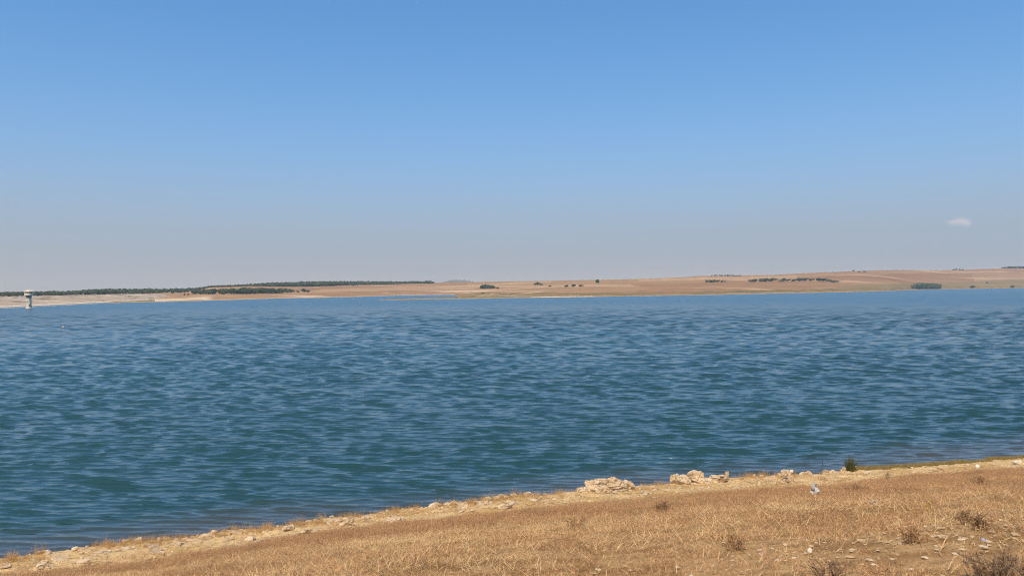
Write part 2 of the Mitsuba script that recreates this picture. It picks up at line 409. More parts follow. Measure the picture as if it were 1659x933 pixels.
# ------------------------------------------------------------------ far shore
def make_far():
    us = np.concatenate([np.linspace(-1.9, -0.72, 40)[:-1], np.linspace(-0.72, 0.72, 760), np.linspace(0.72, 2.5, 50)[1:]])
    W0, D, C = far_shore(us), rise(us), np.interp(us, UGRID, CGRID)
    f0, fr = np.linspace(0, 1, 22)[:-1, None], np.concatenate([np.linspace(0, 0.2, 40)[:-1], np.linspace(0.2, 1.03, 75), [1.08, 1.2, 1.5, 2.2, 3.5, 6.0]])
    y = np.vstack([(W0 - 30)[None] * (1 - f0) + D[None] * f0, D[None] + fr[:, None] * (C - D)[None]])
    y = np.maximum(y, 60)
    x = us[None] * y
    z = far_z(x, y)
    v = np.stack([x, y, z], -1)
    # what grows where: stubble fields, bare soil, sandy foreshore, green margin
    t = (y - D) / (C - D)
    U = np.broadcast_to(us, x.shape)
    px = W / 2 + U * FPX
    n1, n2, n3 = nz(x * 0.25, y, 1 / 120, 41, 4), nz(x * 0.5, y, 1 / 35, 42, 3), nz(x, y, 1 / 14, 43, 3)
    fieldid = np.floor(t * 5.5 + 1.8 * nz(x, y, 1 / 700, 44, 2) + 0.35 * np.sin(px / 170)).astype(int) + 7 * np.floor(px / 260 + 0.4 * nz(x, y, 1 / 500, 45, 2)).astype(int)
    tone = np.random.default_rng(8).random(4000)[fieldid % 4000]
    stub, soil, pale = np.array([0.39, 0.265, 0.155]), np.array([0.29, 0.165, 0.095]), np.array([0.56, 0.42, 0.27])
    lerp = lambda a, b, w: a * (1 - w[..., None]) + b * w[..., None]
    c = lerp(np.broadcast_to(stub, v.shape), soil, np.clip(tone * 0.9 - 0.15, 0, 1))
    c = lerp(c, pale, np.clip(tone * 7 % 1 - 0.55, 0, 1) * 1.2)
    c = lerp(c, pale * 1.05, sstep(0.10, 0.24, n1 + 0.3 * n2) * 0.6)
    c = lerp(c, soil * 0.85, sstep(0.12, 0.25, -n1 + 0.4 * n2) * 0.6)
    sand, green, olive = np.array([0.74, 0.63, 0.47]), np.array([0.17, 0.165, 0.075]), np.array([0.25, 0.21, 0.11])
    # sandy patches on the low ground left of the middle
    wl = sstep(215, 250, px) * (1 - sstep(330, 350, px)) * (1 - sstep(0.10, 0.20, t + 0.1 * n2)) + 0.7 * sstep(0.03, 0.2, n2 + n1) * (1 - sstep(0.14, 0.24, t)) * sstep(440, 500, px) * (1 - sstep(960, 1010, px))
    c = lerp(c, sand, np.clip(wl, 0, 1) * 0.9)
    gm = (1 - sstep(0.035, 0.06, t + 0.06 * n2)) * sstep(0.006, 0.012, t) * sstep(740, 780, px) * sstep(-0.25, 0.1, n1 + n3 + 0.15)
    c = lerp(c, green, np.clip(gm, 0, 1) * 0.85)
    rg = (1 - sstep(0.10, 0.24, t + 0.10 * n1)) * sstep(1340, 1420, px)
    rg = np.maximum(rg, (1 - sstep(0.20, 0.34, t + 0.1 * n1)) * sstep(1560, 1659, px))
    c = lerp(c, olive, np.clip(rg, 0, 1) * 0.85)
    fl = sstep(6, 14, y - W0[None]) * (1 - sstep(0.0, 0.03, t)) * sstep(0.55, 0.62, (px > 735) * 1.0)
    c = lerp(c, lerp(np.broadcast_to(np.array([0.34, 0.25, 0.135]), v.shape), olive * .8, sstep(-0.02, 0.1, n3 + n2)), fl * 0.9)
    c = lerp(c, sand, fl * sstep(0.08, 0.2, n1 + n2) * (px < 960))
    beach = 1 - sstep(4, 12, y - W0[None])
    c = lerp(c, np.array([0.56, 0.46, 0.32]), np.clip(beach, 0, 1) * 0.8)
    c = c * (1 + 0.25 * n3 + 0.25 * n2)[..., None]
    return (v.reshape(-1, 3), grid_faces(*x.shape)), np.clip(c.reshape(-1, 3), 0.01, 0.9)


def make_spit(pts, hgt):
    k = np.linspace(-0.12, 1.12, 26)[:, None]
    us = np.linspace(pts[0, 0], pts[-1, 0], 150)
    a, b = np.interp(us, pts[:, 0], pts[:, 1]), np.interp(us, pts[:, 0], pts[:, 2])
    mid = (a + b) / 2
    wob = 1 + 0.5 * nz(us * 900, us * 0, 0.05, 3, 3)
    y = mid[None] + (k - 0.5) * 2 * ((b - a) / 2 * wob + 3)[None]
    x = us[None] * y
    e = np.clip(1 - np.abs(k - 0.5) * 2, -0.3, 1) * np.ones_like(y)
    z = np.where(e > 0, hgt * np.clip(e * 3, 0, 1), e * 4) * np.minimum(1, 12 * np.linspace(0, 1, 150)[None] + 0.05) + 0.3 * nz(x, y, 1 / 25, 6, 2) * (e > 0.1)
    n = nz(x, y, 1 / 30, 7, 3)
    c = np.array([0.25, 0.215, 0.11]) * (1 + 0.8 * n[..., None])
    w = (1 - sstep(0.05, 0.3, e))[..., None]
    return (np.stack([x, y, z], -1).reshape(-1, 3), grid_faces(*x.shape)), (c * (1 - w) + np.array([0.46, 0.37, 0.24]) * w).reshape(-1, 3)


for sp, lab in zip(SPITS, ('narrow olive sand spit before the small bay', 'low olive spit at the end of the dam')):
    fm, fc = make_spit(*sp)
    tag(obj('sand_spit', fm, 'vertex_paint', smooth=True, color=fc), lab, 'spit', kind='structure')
fm, fc = make_far()
tag(obj('hills', fm, 'vertex_paint', smooth=True, color=fc), 'low dry hills with stubble fields on the far shore', 'hills', kind='structure')


def make_distant():
    p = cam_ray(742, 453.4)
    Y = 8200.0
    a = np.linspace(-1, 1, 60); b = np.linspace(-1, 1, 24)
    A, B = np.meshgrid(a, b, indexing='ij')
    hump = np.clip(1 - A ** 2, 0, 1) ** 1.1 * np.clip(1 - B ** 2, 0, 1)
    topz = EYE + p[2] * Y
    x = p[0] * Y + A * 400; y = Y + B * 500
    return np.stack([x, y, -20 + (topz + 20) * (hump * (1 + 0.08 * nz(x, y, 1 / 400, 3, 2)))], -1).reshape(-1, 3), grid_faces(60, 24)


tag(obj('distant_hill', make_distant(), 'distant_scrub', smooth=True), 'small blue hazy hill beyond the far fields', 'hill', kind='structure')


# ------------------------------------------------------------------ dam and intake tower
def prism_along(profile, y0, y1, n=60, jitter=0.0, seed=1):
    """profile: (offset to the left of the dam's waterline, height) pairs, swept along the dam"""
    (dx, dy), (px, py) = FOOT
    nx_, ny_ = -dy, dx
    ts = np.linspace((y0 - py) / dy, (y1 - py) / dy, n)
    pr = np.array(profile, float)
    x = px + dx * ts[:, None] + nx_ * pr[None, :, 0]
    y = py + dy * ts[:, None] + ny_ * pr[None, :, 0]
    z = np.broadcast_to(pr[None, :, 1], x.shape) + jitter * nz(x, y, 0.4, seed, 3)
    return np.stack([x, y, z], -1).reshape(-1, 3), grid_faces(n, len(pr))


dam = thing('embankment_dam', 'long low embankment dam with a beige stone face behind the intake tower', 'dam')
face = [(-2, -1.2)] + [(o, o * 0.29) for o in np.linspace(2.0, 24.6, 14)]
obj('stone_face', prism_along(face, 240, 1005, 330, 0.8, 5), 'riprap', dam, smooth=50)
obj('waterline_band', prism_along([(-3.0, -1), (-0.4, 0.25), (-0.2, 0.75), (2.6, 1.45), (3.2, 1.0)], 240, 900, 120, 0.25, 6), 'concrete', dam)
obj('crest_road', prism_along([(24.3, 6.6), (24.4, 7.38), (25.2, 7.45), (31, 7.45), (31.6, 7.3), (50, 1.0)], 240, 1005, 120, 0.1, 8), 'concrete', dam)


def lathe(prof, n=32):
    pr = np.array(prof, float); a = np.linspace(0, 2 * PI, n, endpoint=False)
    v = np.stack([pr[:, 0][:, None] * np.cos(a), pr[:, 0][:, None] * np.sin(a), np.broadcast_to(pr[:, 1][:, None], (len(pr), n))], -1).reshape(-1, 3)
    i = np.arange(len(pr) * n).reshape(len(pr), n)
    a_, b_, c_, d_ = i[:-1].ravel(), np.roll(i[:-1], -1, 1).ravel(), np.roll(i[1:], -1, 1).ravel(), i[1:].ravel()
    return v, np.vstack([np.stack([a_, b_, c_], 1), np.stack([a_, c_, d_], 1)])


def moved(m, p, rz=0.0, s=1.0):
    v, f = (m.vertices, m.faces) if hasattr(m, 'vertices') else m
    c, k = math.cos(rz), math.sin(rz)
    v = np.asarray(v) * s
    return np.stack([v[:, 0] * c - v[:, 1] * k + p[0], v[:, 0] * k + v[:, 1] * c + p[1], v[:, 2] + p[2]], 1), f


def box(c, e, rz=0.0):
    return moved(trimesh.creation.box(e), c, rz)


tw = on_level(46.6, 499.6)
tp = (float(tw[0]), float(tw[1]), 0.0)
PXM = tp[1] / FPX
tower = thing('intake_tower', 'cream concrete intake tower with wide windowed gallery and domed cap, in the water', 'tower')
facing = math.atan2(-tp[1], -tp[0])
obj('plinth', moved(lathe([(0.01, -3), (1.80, -3), (1.80, 0.25), (1.62, 0.5), (0.01, 0.52)]), tp), 'concrete', tower, smooth=30)
obj('shaft', moved(lathe([(1.48, 0.4), (1.38, 3.2), (1.24, 7.0), (0.01, 7.0)]), tp), 'concrete', tower, smooth=30)
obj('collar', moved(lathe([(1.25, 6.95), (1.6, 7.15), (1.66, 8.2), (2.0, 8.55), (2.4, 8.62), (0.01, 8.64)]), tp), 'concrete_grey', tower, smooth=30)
obj('parapet', moved(lathe([(0.01, 8.60), (2.56, 8.62), (2.6, 9.0), (2.6, 9.95), (2.46, 9.98), (0.01, 9.99)]), tp), 'concrete', tower, smooth=30)
obj('glazing', moved(lathe([(2.0, 9.9), (2.0, 11.0)]), tp), 'window_dark', tower, smooth=30)
for k in range(10):
    a = 2 * PI * k / 10 + 0.2
    obj('gallery_post', box((tp[0] + 2.28 * math.cos(a), tp[1] + 2.28 * math.sin(a), 10.48), (0.26, 0.26, 1.0), a), 'concrete', tower)
obj('roof_cap', moved(lathe([(2.1, 10.93), (2.80, 10.94), (2.82, 11.15), (2.2, 11.55), (1.6, 11.95), (0.8, 12.15), (0.01, 12.2)]), tp), 'concrete', tower, smooth=40)
for (dx_, z_, w_, h_) in ((-1.0, 4.3, 0.55, 1.0), (0.62, 1.7, 0.75, 1.7)):
    a = facing + dx_ / 1.4 * 0.9
    rr = 1.36 - 0.03 * z_ / 3
    obj('window_opening', box((tp[0] + rr * math.cos(a), tp[1] + rr * math.sin(a), z_), (0.16, w_, h_), a), 'window_dark', tower)
a = facing + 1.25
lad = [box((tp[0] + 1.62 * math.cos(a + s), tp[1] + 1.62 * math.sin(a + s), 4.6), (0.12, 0.12, 8.2), a) for s in (-0.15, 0.15)]
lad += [box((tp[0] + 1.62 * math.cos(a), tp[1] + 1.62 * math.sin(a), z_), (0.06, 0.6, 0.08), a) for z_ in np.arange(0.9, 8.4, 0.55)]
obj('ladder', cat(lad), 'dark_metal', tower)


def on_dam(u, off, z):
    """a point at that offset and height on the dam, along the bearing of slope u"""
    (dx, dy), (px, py) = FOOT
    px2, py2 = px - dy * off, py + dx * off
    t = (u * py2 - px2) / (dx - u * dy)
    return px2 + dx * t, py2 + dy * t, z


for x_, lab in ((135, 'white marker post on the dam crest, the nearer one to the intake tower'), (207, 'white marker post on the dam crest, the farther one from the intake tower')):
    q = on_dam(float(cam_ray(x_, 474)[0]), 26, 7.4)
    k = thing('marker_post', lab, 'post', 'marker posts on the dam crest')
    obj('pole', box((q[0], q[1], 8.25), (0.45, 0.45, 1.7)), 'white_plastic', k)
    obj('cap', box((q[0], q[1], 9.15), (0.6, 0.6, 0.25)), 'white_plastic', k)

# ------------------------------------------------------------------ far trees
RT = np.random.default_rng(77)
ICO = {k: trimesh.creation.icosphere(k) for k in (1, 2, 3, 4)}


def leaf_clumps(cen, rad, n, size, rng):
    """n small leaf faces spread through the outer part of an ellipsoid"""
    d = rng.normal(size=(n, 3)); d /= np.linalg.norm(d, axis=1, keepdims=True)
    p = cen + d * rad * rng.uniform(0.72, 1.16, (n, 1))
    a = rng.normal(size=(n, 3)); a /= np.linalg.norm(a, axis=1, keepdims=True)
    b = np.cross(a, rng.normal(size=(n, 3))); b /= np.linalg.norm(b, axis=1, keepdims=True)
    s = size * rng.uniform(0.6, 1.4, (n, 1))
    v = np.stack([p + a * s, p - a * s * 0.6 + b * s * 0.8, p - a * s * 0.6 - b * s * 0.8], 1).reshape(-1, 3)
    return v, np.arange(3 * n).reshape(n, 3)


def crown_mesh(h, w, rng, lobes=5, leaves=60, base=0.22):
    parts = []
    for k in range(lobes):
        top = k == 0
        c = np.array([rng.uniform(-.28, .28) * w * (not top), rng.uniform(-.28, .28) * w * (not top), h * (rng.uniform(base + 0.2, 0.72) if not top else 0.66)])
        r = np.array([w * rng.uniform(.24, .34), w * rng.uniform(.24, .34), h * rng.uniform(.2, .32)])
        v = ICO[1].vertices * r * (0.85 + 0.35 * (meshkit.noise(ICO[1].vertices * 2.2 + rng.uniform(0, 90, 3), 3) - .2))[:, None] + c
        parts.append((v, ICO[1].faces))
        parts.append(leaf_clumps(c, r, leaves, 0.09 * h, rng))
    return cat(parts)


def trunk_mesh(h, r):
    return lathe([(r * 1.4, -0.4), (r, h * .12), (r * .8, h * .45), (0.02, h * .62)], 7)


def tree(x_, y_, hpx, wpx, mat, label, cat_='tree', group=None, name='tree', lobes=6, leaves=70, base=0.2, dh=0.0):
    p = far_at(x_, y_)
    s = p[1] / FPX
    h, w = hpx * s, wpx * s
    k = thing(name, label, cat_, group)
    rz = RT.uniform(0, 6.28)
    obj('trunk', moved(trunk_mesh(h, 0.035 * h), p + [0, 0, dh]), 'bark', k)
    obj('crown', moved(crown_mesh(h, w, RT, lobes, leaves, base), p + [0, 0, dh], rz), mat, k)
    return k


def wood(name, spots, mats, label, cat_, lobes=3, leaves=14, base=0.05, tint=1.0):
    """one wood or copse that reads as one mass; spots: (x, y, z, height, width)"""
    ms = [[] for _ in mats]
    for (x_, y_, z_, h, w) in spots:
        m = moved(crown_mesh(h, w, RT, lobes, leaves, base), (x_, y_, z_ - 0.04 * h), RT.uniform(0, 6.28))
        ms[RT.integers(len(mats))].append(m)
        ms[0].append(moved(trunk_mesh(h, 0.03 * h), (x_, y_, z_ - 0.3)))
    k = key_for(name)
    tag(k, label, cat_, kind='stuff')
    pal = np.array([[0.036, 0.062, 0.030], [0.050, 0.080, 0.036], [0.066, 0.090, 0.042]])
    vs, fs, cs = [], [], []
    n = 0
    for mats_i, group in enumerate(ms):
        for v, f in group:
            vs.append(v); fs.append(f + n); n += len(v)
            cs.append(np.broadcast_to(pal[mats_i] * tint * RT.uniform(0.75, 1.3), v.shape))
    scene[k] = mikit.ply((np.vstack(vs), np.vstack(fs)), 'vertex_paint', color=np.vstack(cs))
    return k


def skyline_wood(name, xs, top, ndeep, back, label, spacing, depth0, wfac=(0.7, 1.2), base_line=None):
    """rows of trees whose tops follow the outline TOP (photograph pixels) at about DEPTH0 metres"""
    spots = []
    top = np.array(top, float)
    for row in range(ndeep):
        for x_ in np.arange(xs[0], xs[1], spacing):
            xx = x_ + RT.uniform(-.5, .5) * spacing
            if xx < xs[0] or xx > xs[1]:
                continue
            Y = depth0(xx) + row * back + RT.uniform(-.4, .4) * back
            y_top = np.interp(xx, top[:, 0], top[:, 1]) + RT.uniform(-0.7, 0.5) + 0.9 * (ndeep - 1 - row if back > 0 else row)
            d = cam_ray(xx, y_top)
            zt = EYE + d[2] * Y
            zg = float(far_z(d[0] * Y, Y))
            h = float(np.clip(zt - zg, 3.5, 20))
            spots.append((d[0] * Y, Y, zt - h if zt - zg > 20 else zg, h, h * RT.uniform(*wfac)))
    return wood(name, spots, [0, 1, 2], label, 'forest')


cg = lambda xx: float(np.interp(cam_ray(xx, 460)[0], UGRID, CGRID))
skyline_wood('forest', (-60, 322), [(-60, 473), (0, 472), (50, 471.5), (100, 470.5), (130, 469), (165, 466.8), (190, 466.2), (220, 466.8), (260, 466.8), (322, 465.5)], 4, 26,
             'dark green forest strip behind the dam crest on the left', 4.2, lambda xx: cg(xx) - 60, (0.9, 1.5))
skyline_wood('forest', (312, 704), [(312, 466.5), (330, 464.5), (345, 463.6), (356, 462.5), (380, 461), (410, 459), (440, 457), (470, 456.5), (500, 455.2), (540, 454.6), (600, 455), (640, 455.6), (680, 455.2), (697, 454), (704, 457)], 4, -16,
             'long dark forest along the skyline left of the small blue hill', 2.1, lambda xx: cg(xx) - 35, (1.0, 1.6))
# the copse in front of the pale field
spots = []
for k in range(190):
    x_ = RT.uniform(312, 477)
    lo = np.interp(x_, [312, 330, 400, 450, 477], [476.8, 477.2, 476.6, 475.6, 474.0])
    hi = np.interp(x_, [312, 330, 345, 400, 450, 470, 477], [468.5, 469, 467.5, 465.8, 467.3, 468.5, 471])
    p = far_at(x_, RT.uniform(lo - 1.8, lo))
    s = p[1] / FPX
    h = max((lo - hi) * s * RT.uniform(0.7, 1.0), 3.5)
    spots.append((p[0], p[1], p[2], h, h * RT.uniform(0.8, 1.3)))
wood('copse', spots, [0, 1, 2], 'dense dark copse between the sandy shore and the pale field left of the middle', 'wood', 3, 30)


def copse(xs, y0, hp, n, label, wf=(0.8, 1.2), name='copse', dome=False):
    sp = []
    for k in range(n):
        x_ = RT.uniform(*xs)
        p = far_at(x_, y0 + RT.uniform(-1.2, 0.2))
        e = np.clip(min(x_ - xs[0], xs[1] - x_) / (0.18 * (xs[1] - xs[0])), 0.0, 1)
        e = math.sqrt(max(1 - (2 * (x_ - xs[0]) / (xs[1] - xs[0]) - 1) ** 2, 0)) if dome else e
        h = max(hp * p[1] / FPX * (0.50 + 0.50 * e) * (RT.uniform(0.55, 1.15) if dome else RT.uniform(0.7, 1.08)), 1.5)
        sp.append((p[0], p[1], p[2], h, h * RT.uniform(*wf)))
    return wood(name, sp, [0, 1, 2], label, 'wood', 4, 40, tint=1.35 if dome else 1.0)


copse((777, 803), 468, 6.8, 26, 'compact dark block of trees right of the small blue hill, above the sandy shore')
copse((866, 880), 462.6, 5.0, 9, 'small squarish copse alone on the slope right of the compact block of trees')
copse((1478, 1524), 468.0, 9.6, 60, 'big rounded green thicket standing on the waterline at right', (0.6, 1.1), dome=True)
copse((1622, 1690), 434.6, 3.2, 110, 'dark strip of woodland on the skyline at the right edge', (1.3, 2.2))
copse((1543, 1562), 438, 2.0, 24, 'low dark trees on the skyline left of the woodland strip at the right edge')
copse((1150, 1200), 447.4, 1.6, 60, 'thin dark hedge on the skyline right of the middle', (1.2, 2.2), 'hedge')
copse((1139, 1176), 457.4, 3.6, 30, 'loose low scrub on the slope left of the row of bushes', (1.0, 1.8), 'scrub')

tree(967.5, 459.4, 7.2, 6.0, 'foliage_dark', 'lone dark round tree standing free on the far fields', lobes=6)
for x_, y_, hp, wp, lab in ((918, 465.6, 4.0, 6, 'leftmost low bush of the three on the slope left of the lone tree'), (930, 465.4, 5.4, 8, 'middle and tallest bush of the three on the slope left of the lone tree'),
                            (941, 465.2, 4.2, 8, 'rightmost bush of the three on the slope left of the lone tree')):
    tree(x_, y_, hp, wp, 'foliage_dark', lab, 'bush', name='bush', group='three bushes left of the lone tree')
for x_, y_, hp, wp, lab in ((482, 474.2, 3.4, 6, 'small bush at the right tip of the dense copse'), (492, 473.6, 6.2, 8, 'round dark tree just right of the dense copse'), (499, 473.8, 4.0, 7, 'low bush right of the round tree by the dense copse')):
    tree(x_, y_, hp, wp, 'foliage_dark', lab, 'tree' if hp > 6 else 'bush', name='tree' if hp > 6 else 'bush')
row = [(1215, 457.0, 4, 8), (1223, 456.8, 5, 9), (1233, 456.6, 6, 9), (1242, 456.3, 6.4, 9), (1252, 455.8, 6, 10), (1263, 456.8, 4, 9), (1270, 456.4, 6.6, 6), (1278, 456.2, 4, 8), (1286, 456.3, 4.6, 8), (1296, 455.4, 6.0, 10),
       (1306, 455.2, 5.6, 10), (1314, 455.3, 4.6, 7), (1327, 455.4, 5.8, 7), (1335, 456.2, 5.6, 9), (1343, 456.9, 4.8, 8), (1352, 458.4, 4.6, 9)]
for i, (x_, y_, hp, wp) in enumerate(row):
    tree(x_, y_, hp, wp * 1.45, ('foliage_mid', 'foliage_dark', 'foliage_olive')[i % 3] if i % 4 else 'foliage_mid',
         {0: 'green bush at the left end of the long row of bushes on the right slope', 6: 'thin tall tree sticking up from the long row of bushes', 12: 'green bush just right of the gap in the long row of bushes',
          15: 'green bush at the right, lower end of the long row of bushes'}.get(i, 'dark green bush within the left stretch of the long row on the right slope' if i < 12 else 'dark green bush between the gap and the lower right end of the long row'),
         'bush', 'long row of bushes on the right slope', 'bush', 5, 60, 0.05)
tree(1575, 467.4, 5.0, 8, 'foliage_dark', 'small dark tree on the waterline right of the big green thicket', 'tree')
tree(1641, 466.4, 4.0, 7, 'foliage_mid', 'low bush on the waterline at the right edge', 'bush', name='bush')
tree(1599, 459.0, 2.6, 3.6, 'foliage_olive', 'small bush above the green margin near the right edge', 'bush', name='bush')
for x_, y_, hp, wp, lab in ((1382, 439.6, 2.2, 3.5, 'tiny lone bush on the skyline at right'), (1393, 441.2, 1.9, 5, 'flat dark bush just below the skyline, left of a pair'), (1401, 440.9, 2.6, 5, 'dark bush just below the skyline, right of a pair')):
    tree(x_, y_, hp, wp, 'foliage_dark', lab, 'bush', name='bush')
tree(218.5, 485.2, 3.0, 5, 'foliage_dark', 'small dark bush on the pale spit at the end of the dam', 'bush', name='bush', base=0.0)
tree(280, 475.6, 3.2, 4.6, 'foliage_dark', 'dark bush on the brown bank above the sandy shore', 'bush', name='bush', base=0.0)
tree(299, 478.4, 3.0, 4, 'foliage_dark', 'left dark bush of two at the foot of the dense copse', 'bush', name='bush', base=0.0)
tree(305, 478.2, 2.8, 4, 'foliage_dark', 'right dark bush of two at the foot of the dense copse', 'bush', name='bush', base=0.0)
tree(782, 475.4, 1.8, 6, 'foliage_dark', 'low dark bush on the sandy shore below the compact block of trees', 'bush', name='bush', base=0.0)
for x_, y_, lab in ((572, 463.6, 'small bush in the field under the skyline forest'), (806, 468.2, 'pale small tree at the right end of the compact block of trees'), (891, 465, 'small pale tree between the squarish copse and the three bushes')):
    tree(x_, y_, 3.4, 4.5, 'foliage_olive', lab, 'tree', name='tree')


# ------------------------------------------------------------------ rocks and stones
def rock(size, seed, sub=2, block=0.35, rough=0.16, cuts=7):
    rng = np.random.default_rng(seed)
    v = np.array(ICO[sub].vertices)
    v = np.sign(v) * np.abs(v) ** (1 - block)
    v /= np.abs(v).max()
    for _ in range(cuts):
        nrm = rng.normal(size=3); nrm /= np.linalg.norm(nrm)
        d = v @ nrm; lim = rng.uniform(0.55, 0.85)
        v = v - np.outer(np.maximum(d - lim, 0) * 0.9, nrm)
    n = meshkit.fbm(v * 2.3 + seed * 3.7, 4, seed % 50) - 0.5
    v = v * (1 + rough * 2 * n)[:, None]
    if sub >= 3:
        from scipy.spatial import cKDTree
        w = v * [1.0, 1.0, 0.45]
        d, _ = cKDTree(rng.normal(size=(16, 3)) * [.75, .75, .35]).query(w + 0.25 * (meshkit.fbm(v * 3 + 7, 3, 4) - .5)[:, None], 2)
        v = v * (1 - 0.30 * np.exp(-((d[:, 1] - d[:, 0]) / 0.055) ** 2))[:, None]
        v = v * (1 + 0.26 * (meshkit.fbm(v * 6 + seed, 4, 8) - .5))[:, None]
    return v * (np.array(size) / 2), np.array(ICO[sub].faces)


def tilt(m, ax, ay):
    R = trimesh.transformations.euler_matrix(ax, ay, 0)[:3, :3]
    return np.asarray(m[0]) @ R.T, m[1]


def put_rock(x_, ybot, wpx, hpx, seed, depth=0.8, sub=3, sink=0.25, block=0.35, rough=0.14, cuts=7, lift=0.0):
    """a rock of that width and visible height (photograph pixels) standing on the ground at the pixel (x_, ybot)"""
    p = ground_at(x_, ybot)
    s = p[1] / FPX
    w, h = wpx * s, hpx * s
    m = rock((w, w * depth, h * (1 + sink) * 1.1), seed, sub, block, rough, cuts)
    return moved(m, (p[0], p[1] + w * depth * 0.3, p[2] + h * (1 - sink) / 2 + lift), RT.uniform(-.3, .3))


def rocks(name, specs, label, cat_='rock', part='block'):
    k = thing(name, label, cat_)
    for i, sp in enumerate(specs):
        obj(part, put_rock(*sp[:5], **(sp[5] if len(sp) > 5 else {})), 'limestone', k, smooth=38)
    return k


rocks('rock_outcrop', [(961, 795, 28, 17, 11, dict(sub=4, rough=.2, block=.5)), (979, 794, 30, 17, 12, dict(sub=4, rough=.2, block=.5)), (1001, 793, 32, 19, 13, dict(sub=4, rough=.2, block=.5)),
                       (1018, 793, 26, 13, 14, dict(sub=4, rough=.2)), (990, 797, 60, 9, 15, dict(sub=4, rough=.24, depth=0.5)), (943, 797, 22, 7, 16, dict(sub=4, rough=.2))],
      'broad pale limestone outcrop rising from the bank in the middle of the shoreline')
for sp, lab in (((1094, 783, 15, 14, 21), 'upright pale boulder at the left end of the boulder group, shaded cleft on its right'), ((1110, 783, 22, 12, 22), 'sloping boulder between the upright one and the biggest of the boulder group'),
                ((1128, 782, 31, 17, 23), 'biggest rounded boulder of the group right of the outcrop'), ((1147, 783, 16, 8, 24), 'low ledge of rock just right of the biggest boulder'),
                ((1169, 780, 32, 9, 25), 'low humped boulder carrying a small stone at its right end'), ((1272, 783, 10, 8, 31), 'left stone under the slab of the stone pile'),
                ((1283, 783, 12, 12, 32), 'bright leaning block on the right of the stone pile')):
    k = tag(obj('boulder', put_rock(*sp, sub=4, rough=.2, block=.45), 'limestone', smooth=38), lab, 'boulder')
tag(obj('stone', put_rock(1179, 778, 8, 8, 26, lift=0.2), 'limestone', smooth=38), 'small upright stone perched on the low humped boulder', 'stone')
tag(obj('stone', put_rock(1274, 778, 20, 9, 33, lift=0.22, sink=0.0), 'limestone', smooth=38), 'pale slab lying across the top of the stone pile', 'stone')
tag(obj('stone', put_rock(1283, 771, 6, 4, 34, lift=0.2), 'white_stone', smooth=38), 'tiny white stone behind the top of the stone pile', 'stone')
tag(obj('stone', put_rock(1312, 896, 9, 8, 35, sink=0.1), 'white_stone', smooth=38), 'bright white stone lying in the grass at lower right', 'stone')
tag(obj('stone', put_rock(1584, 758, 8, 5, 36, sink=0.1), 'white_stone', smooth=38), 'small white stone on the bare strip near the green margin', 'stone')
tag(obj('stone', put_rock(1650, 751, 14, 5, 37, sink=0.1), 'white_stone', smooth=38), 'long white stone at the right edge by the green grass', 'stone')
tag(obj('stone', put_rock(1387, 761, 5, 6, 38, sink=0.1), 'white_stone', smooth=38), 'white stone just right of the clump of rushes', 'stone')
tag(obj('stone', put_rock(1368, 763, 10, 6, 39, sink=0.1), 'limestone', smooth=38), 'pale stone just left of the clump of rushes', 'stone')

zones = [  # x range, s range (metres inland), count, size range (m), label
    ((0, 320), (0.0, 1.0), 26, (0.16, 0.55), 'pale stone in the loose row along the waterline at lower left'),
    ((320, 700), (0.0, 0.9), 22, (0.14, 0.42), 'pale stone at the grassy waterline left of the middle'),
    ((700, 885), (-0.1, 0.8), 42, (0.22, 0.62), 'pale stone in the close-set row along the waterline left of the outcrop'),
    ((1195, 1380), (0.1, 1.1), 22, (0.16, 0.55), 'pale stone at the waterline between the boulder group and the clump of rushes'),
    ((0, 620), (1.6, 5.6), 66, (0.16, 0.80), 'flat pale stone on the bare stony strip at lower left'),
    ((620, 1100), (1.6, 5.6), 60, (0.16, 0.80), 'flat pale stone on the stony strip below the outcrop'),
    ((1100, 1659), (1.4, 4.4), 42, (0.15, 0.60), 'pale stone on the bare strip at right, between grass and waterline')]
RS = np.random.default_rng(5)
ZONE = ["left waterline", "grassy waterline", "waterline left of outcrop", "waterline left of rushes", "left stony strip", "strip below outcrop", "right bare strip"]
for zi, ((xa, xb), (sa, sb), n, (la, lb), lab) in enumerate(zones):
    spots = []
    while len(spots) < n:
        xp = RS.uniform(xa, xb)
        u = float(cam_ray(xp, 830)[0])
        sv = RS.uniform(sa, sb)
        ys = np.linspace(15, 60, 900)
        i = np.argmin(np.abs(shore_s(u * ys, ys) - sv))
        x_, y_ = u * ys[i], ys[i]
        z_ = float(ground_z(x_, y_))
        if z_ > 0.02 or RS.random() < 0.02:
            spots.append((xp, x_, y_, max(z_, 0.0), la + (lb - la) * RS.random() ** 2.2))
    spots.sort()
    big = sorted(range(n), key=lambda q: -spots[q][4])
    shape, where = lab.split(' stone ', 1)[0] + ' stone', lab.split(' stone ', 1)[1]
    for q, (xp, x_, y_, z_, L) in enumerate(spots):
        flatn = RS.uniform(0.20, 0.45) if sa > 1 else RS.uniform(0.35, 0.65)
        m = tilt(rock((L, L * RS.uniform(.45, .9), L * flatn), int(RS.integers(1e6)), 2 if L < 0.45 else 3, .35, .17), RS.normal(0, .15), RS.normal(0, .15))
        k = obj('stone', moved(m, (x_, y_, z_ + L * flatn * 0.24), 0.33 + RS.normal(0, 0.5)), 'limestone', smooth=38)
        own = 'biggest' if q == big[0] else 'second biggest' if q == big[1] else 'leftmost' if q == 0 else 'rightmost' if q == n - 1 else ''
        tag(k, f'{own} {shape} {where}' if own else f'{shape} {where}', 'stone', f'{shape}s, {ZONE[zi]}')

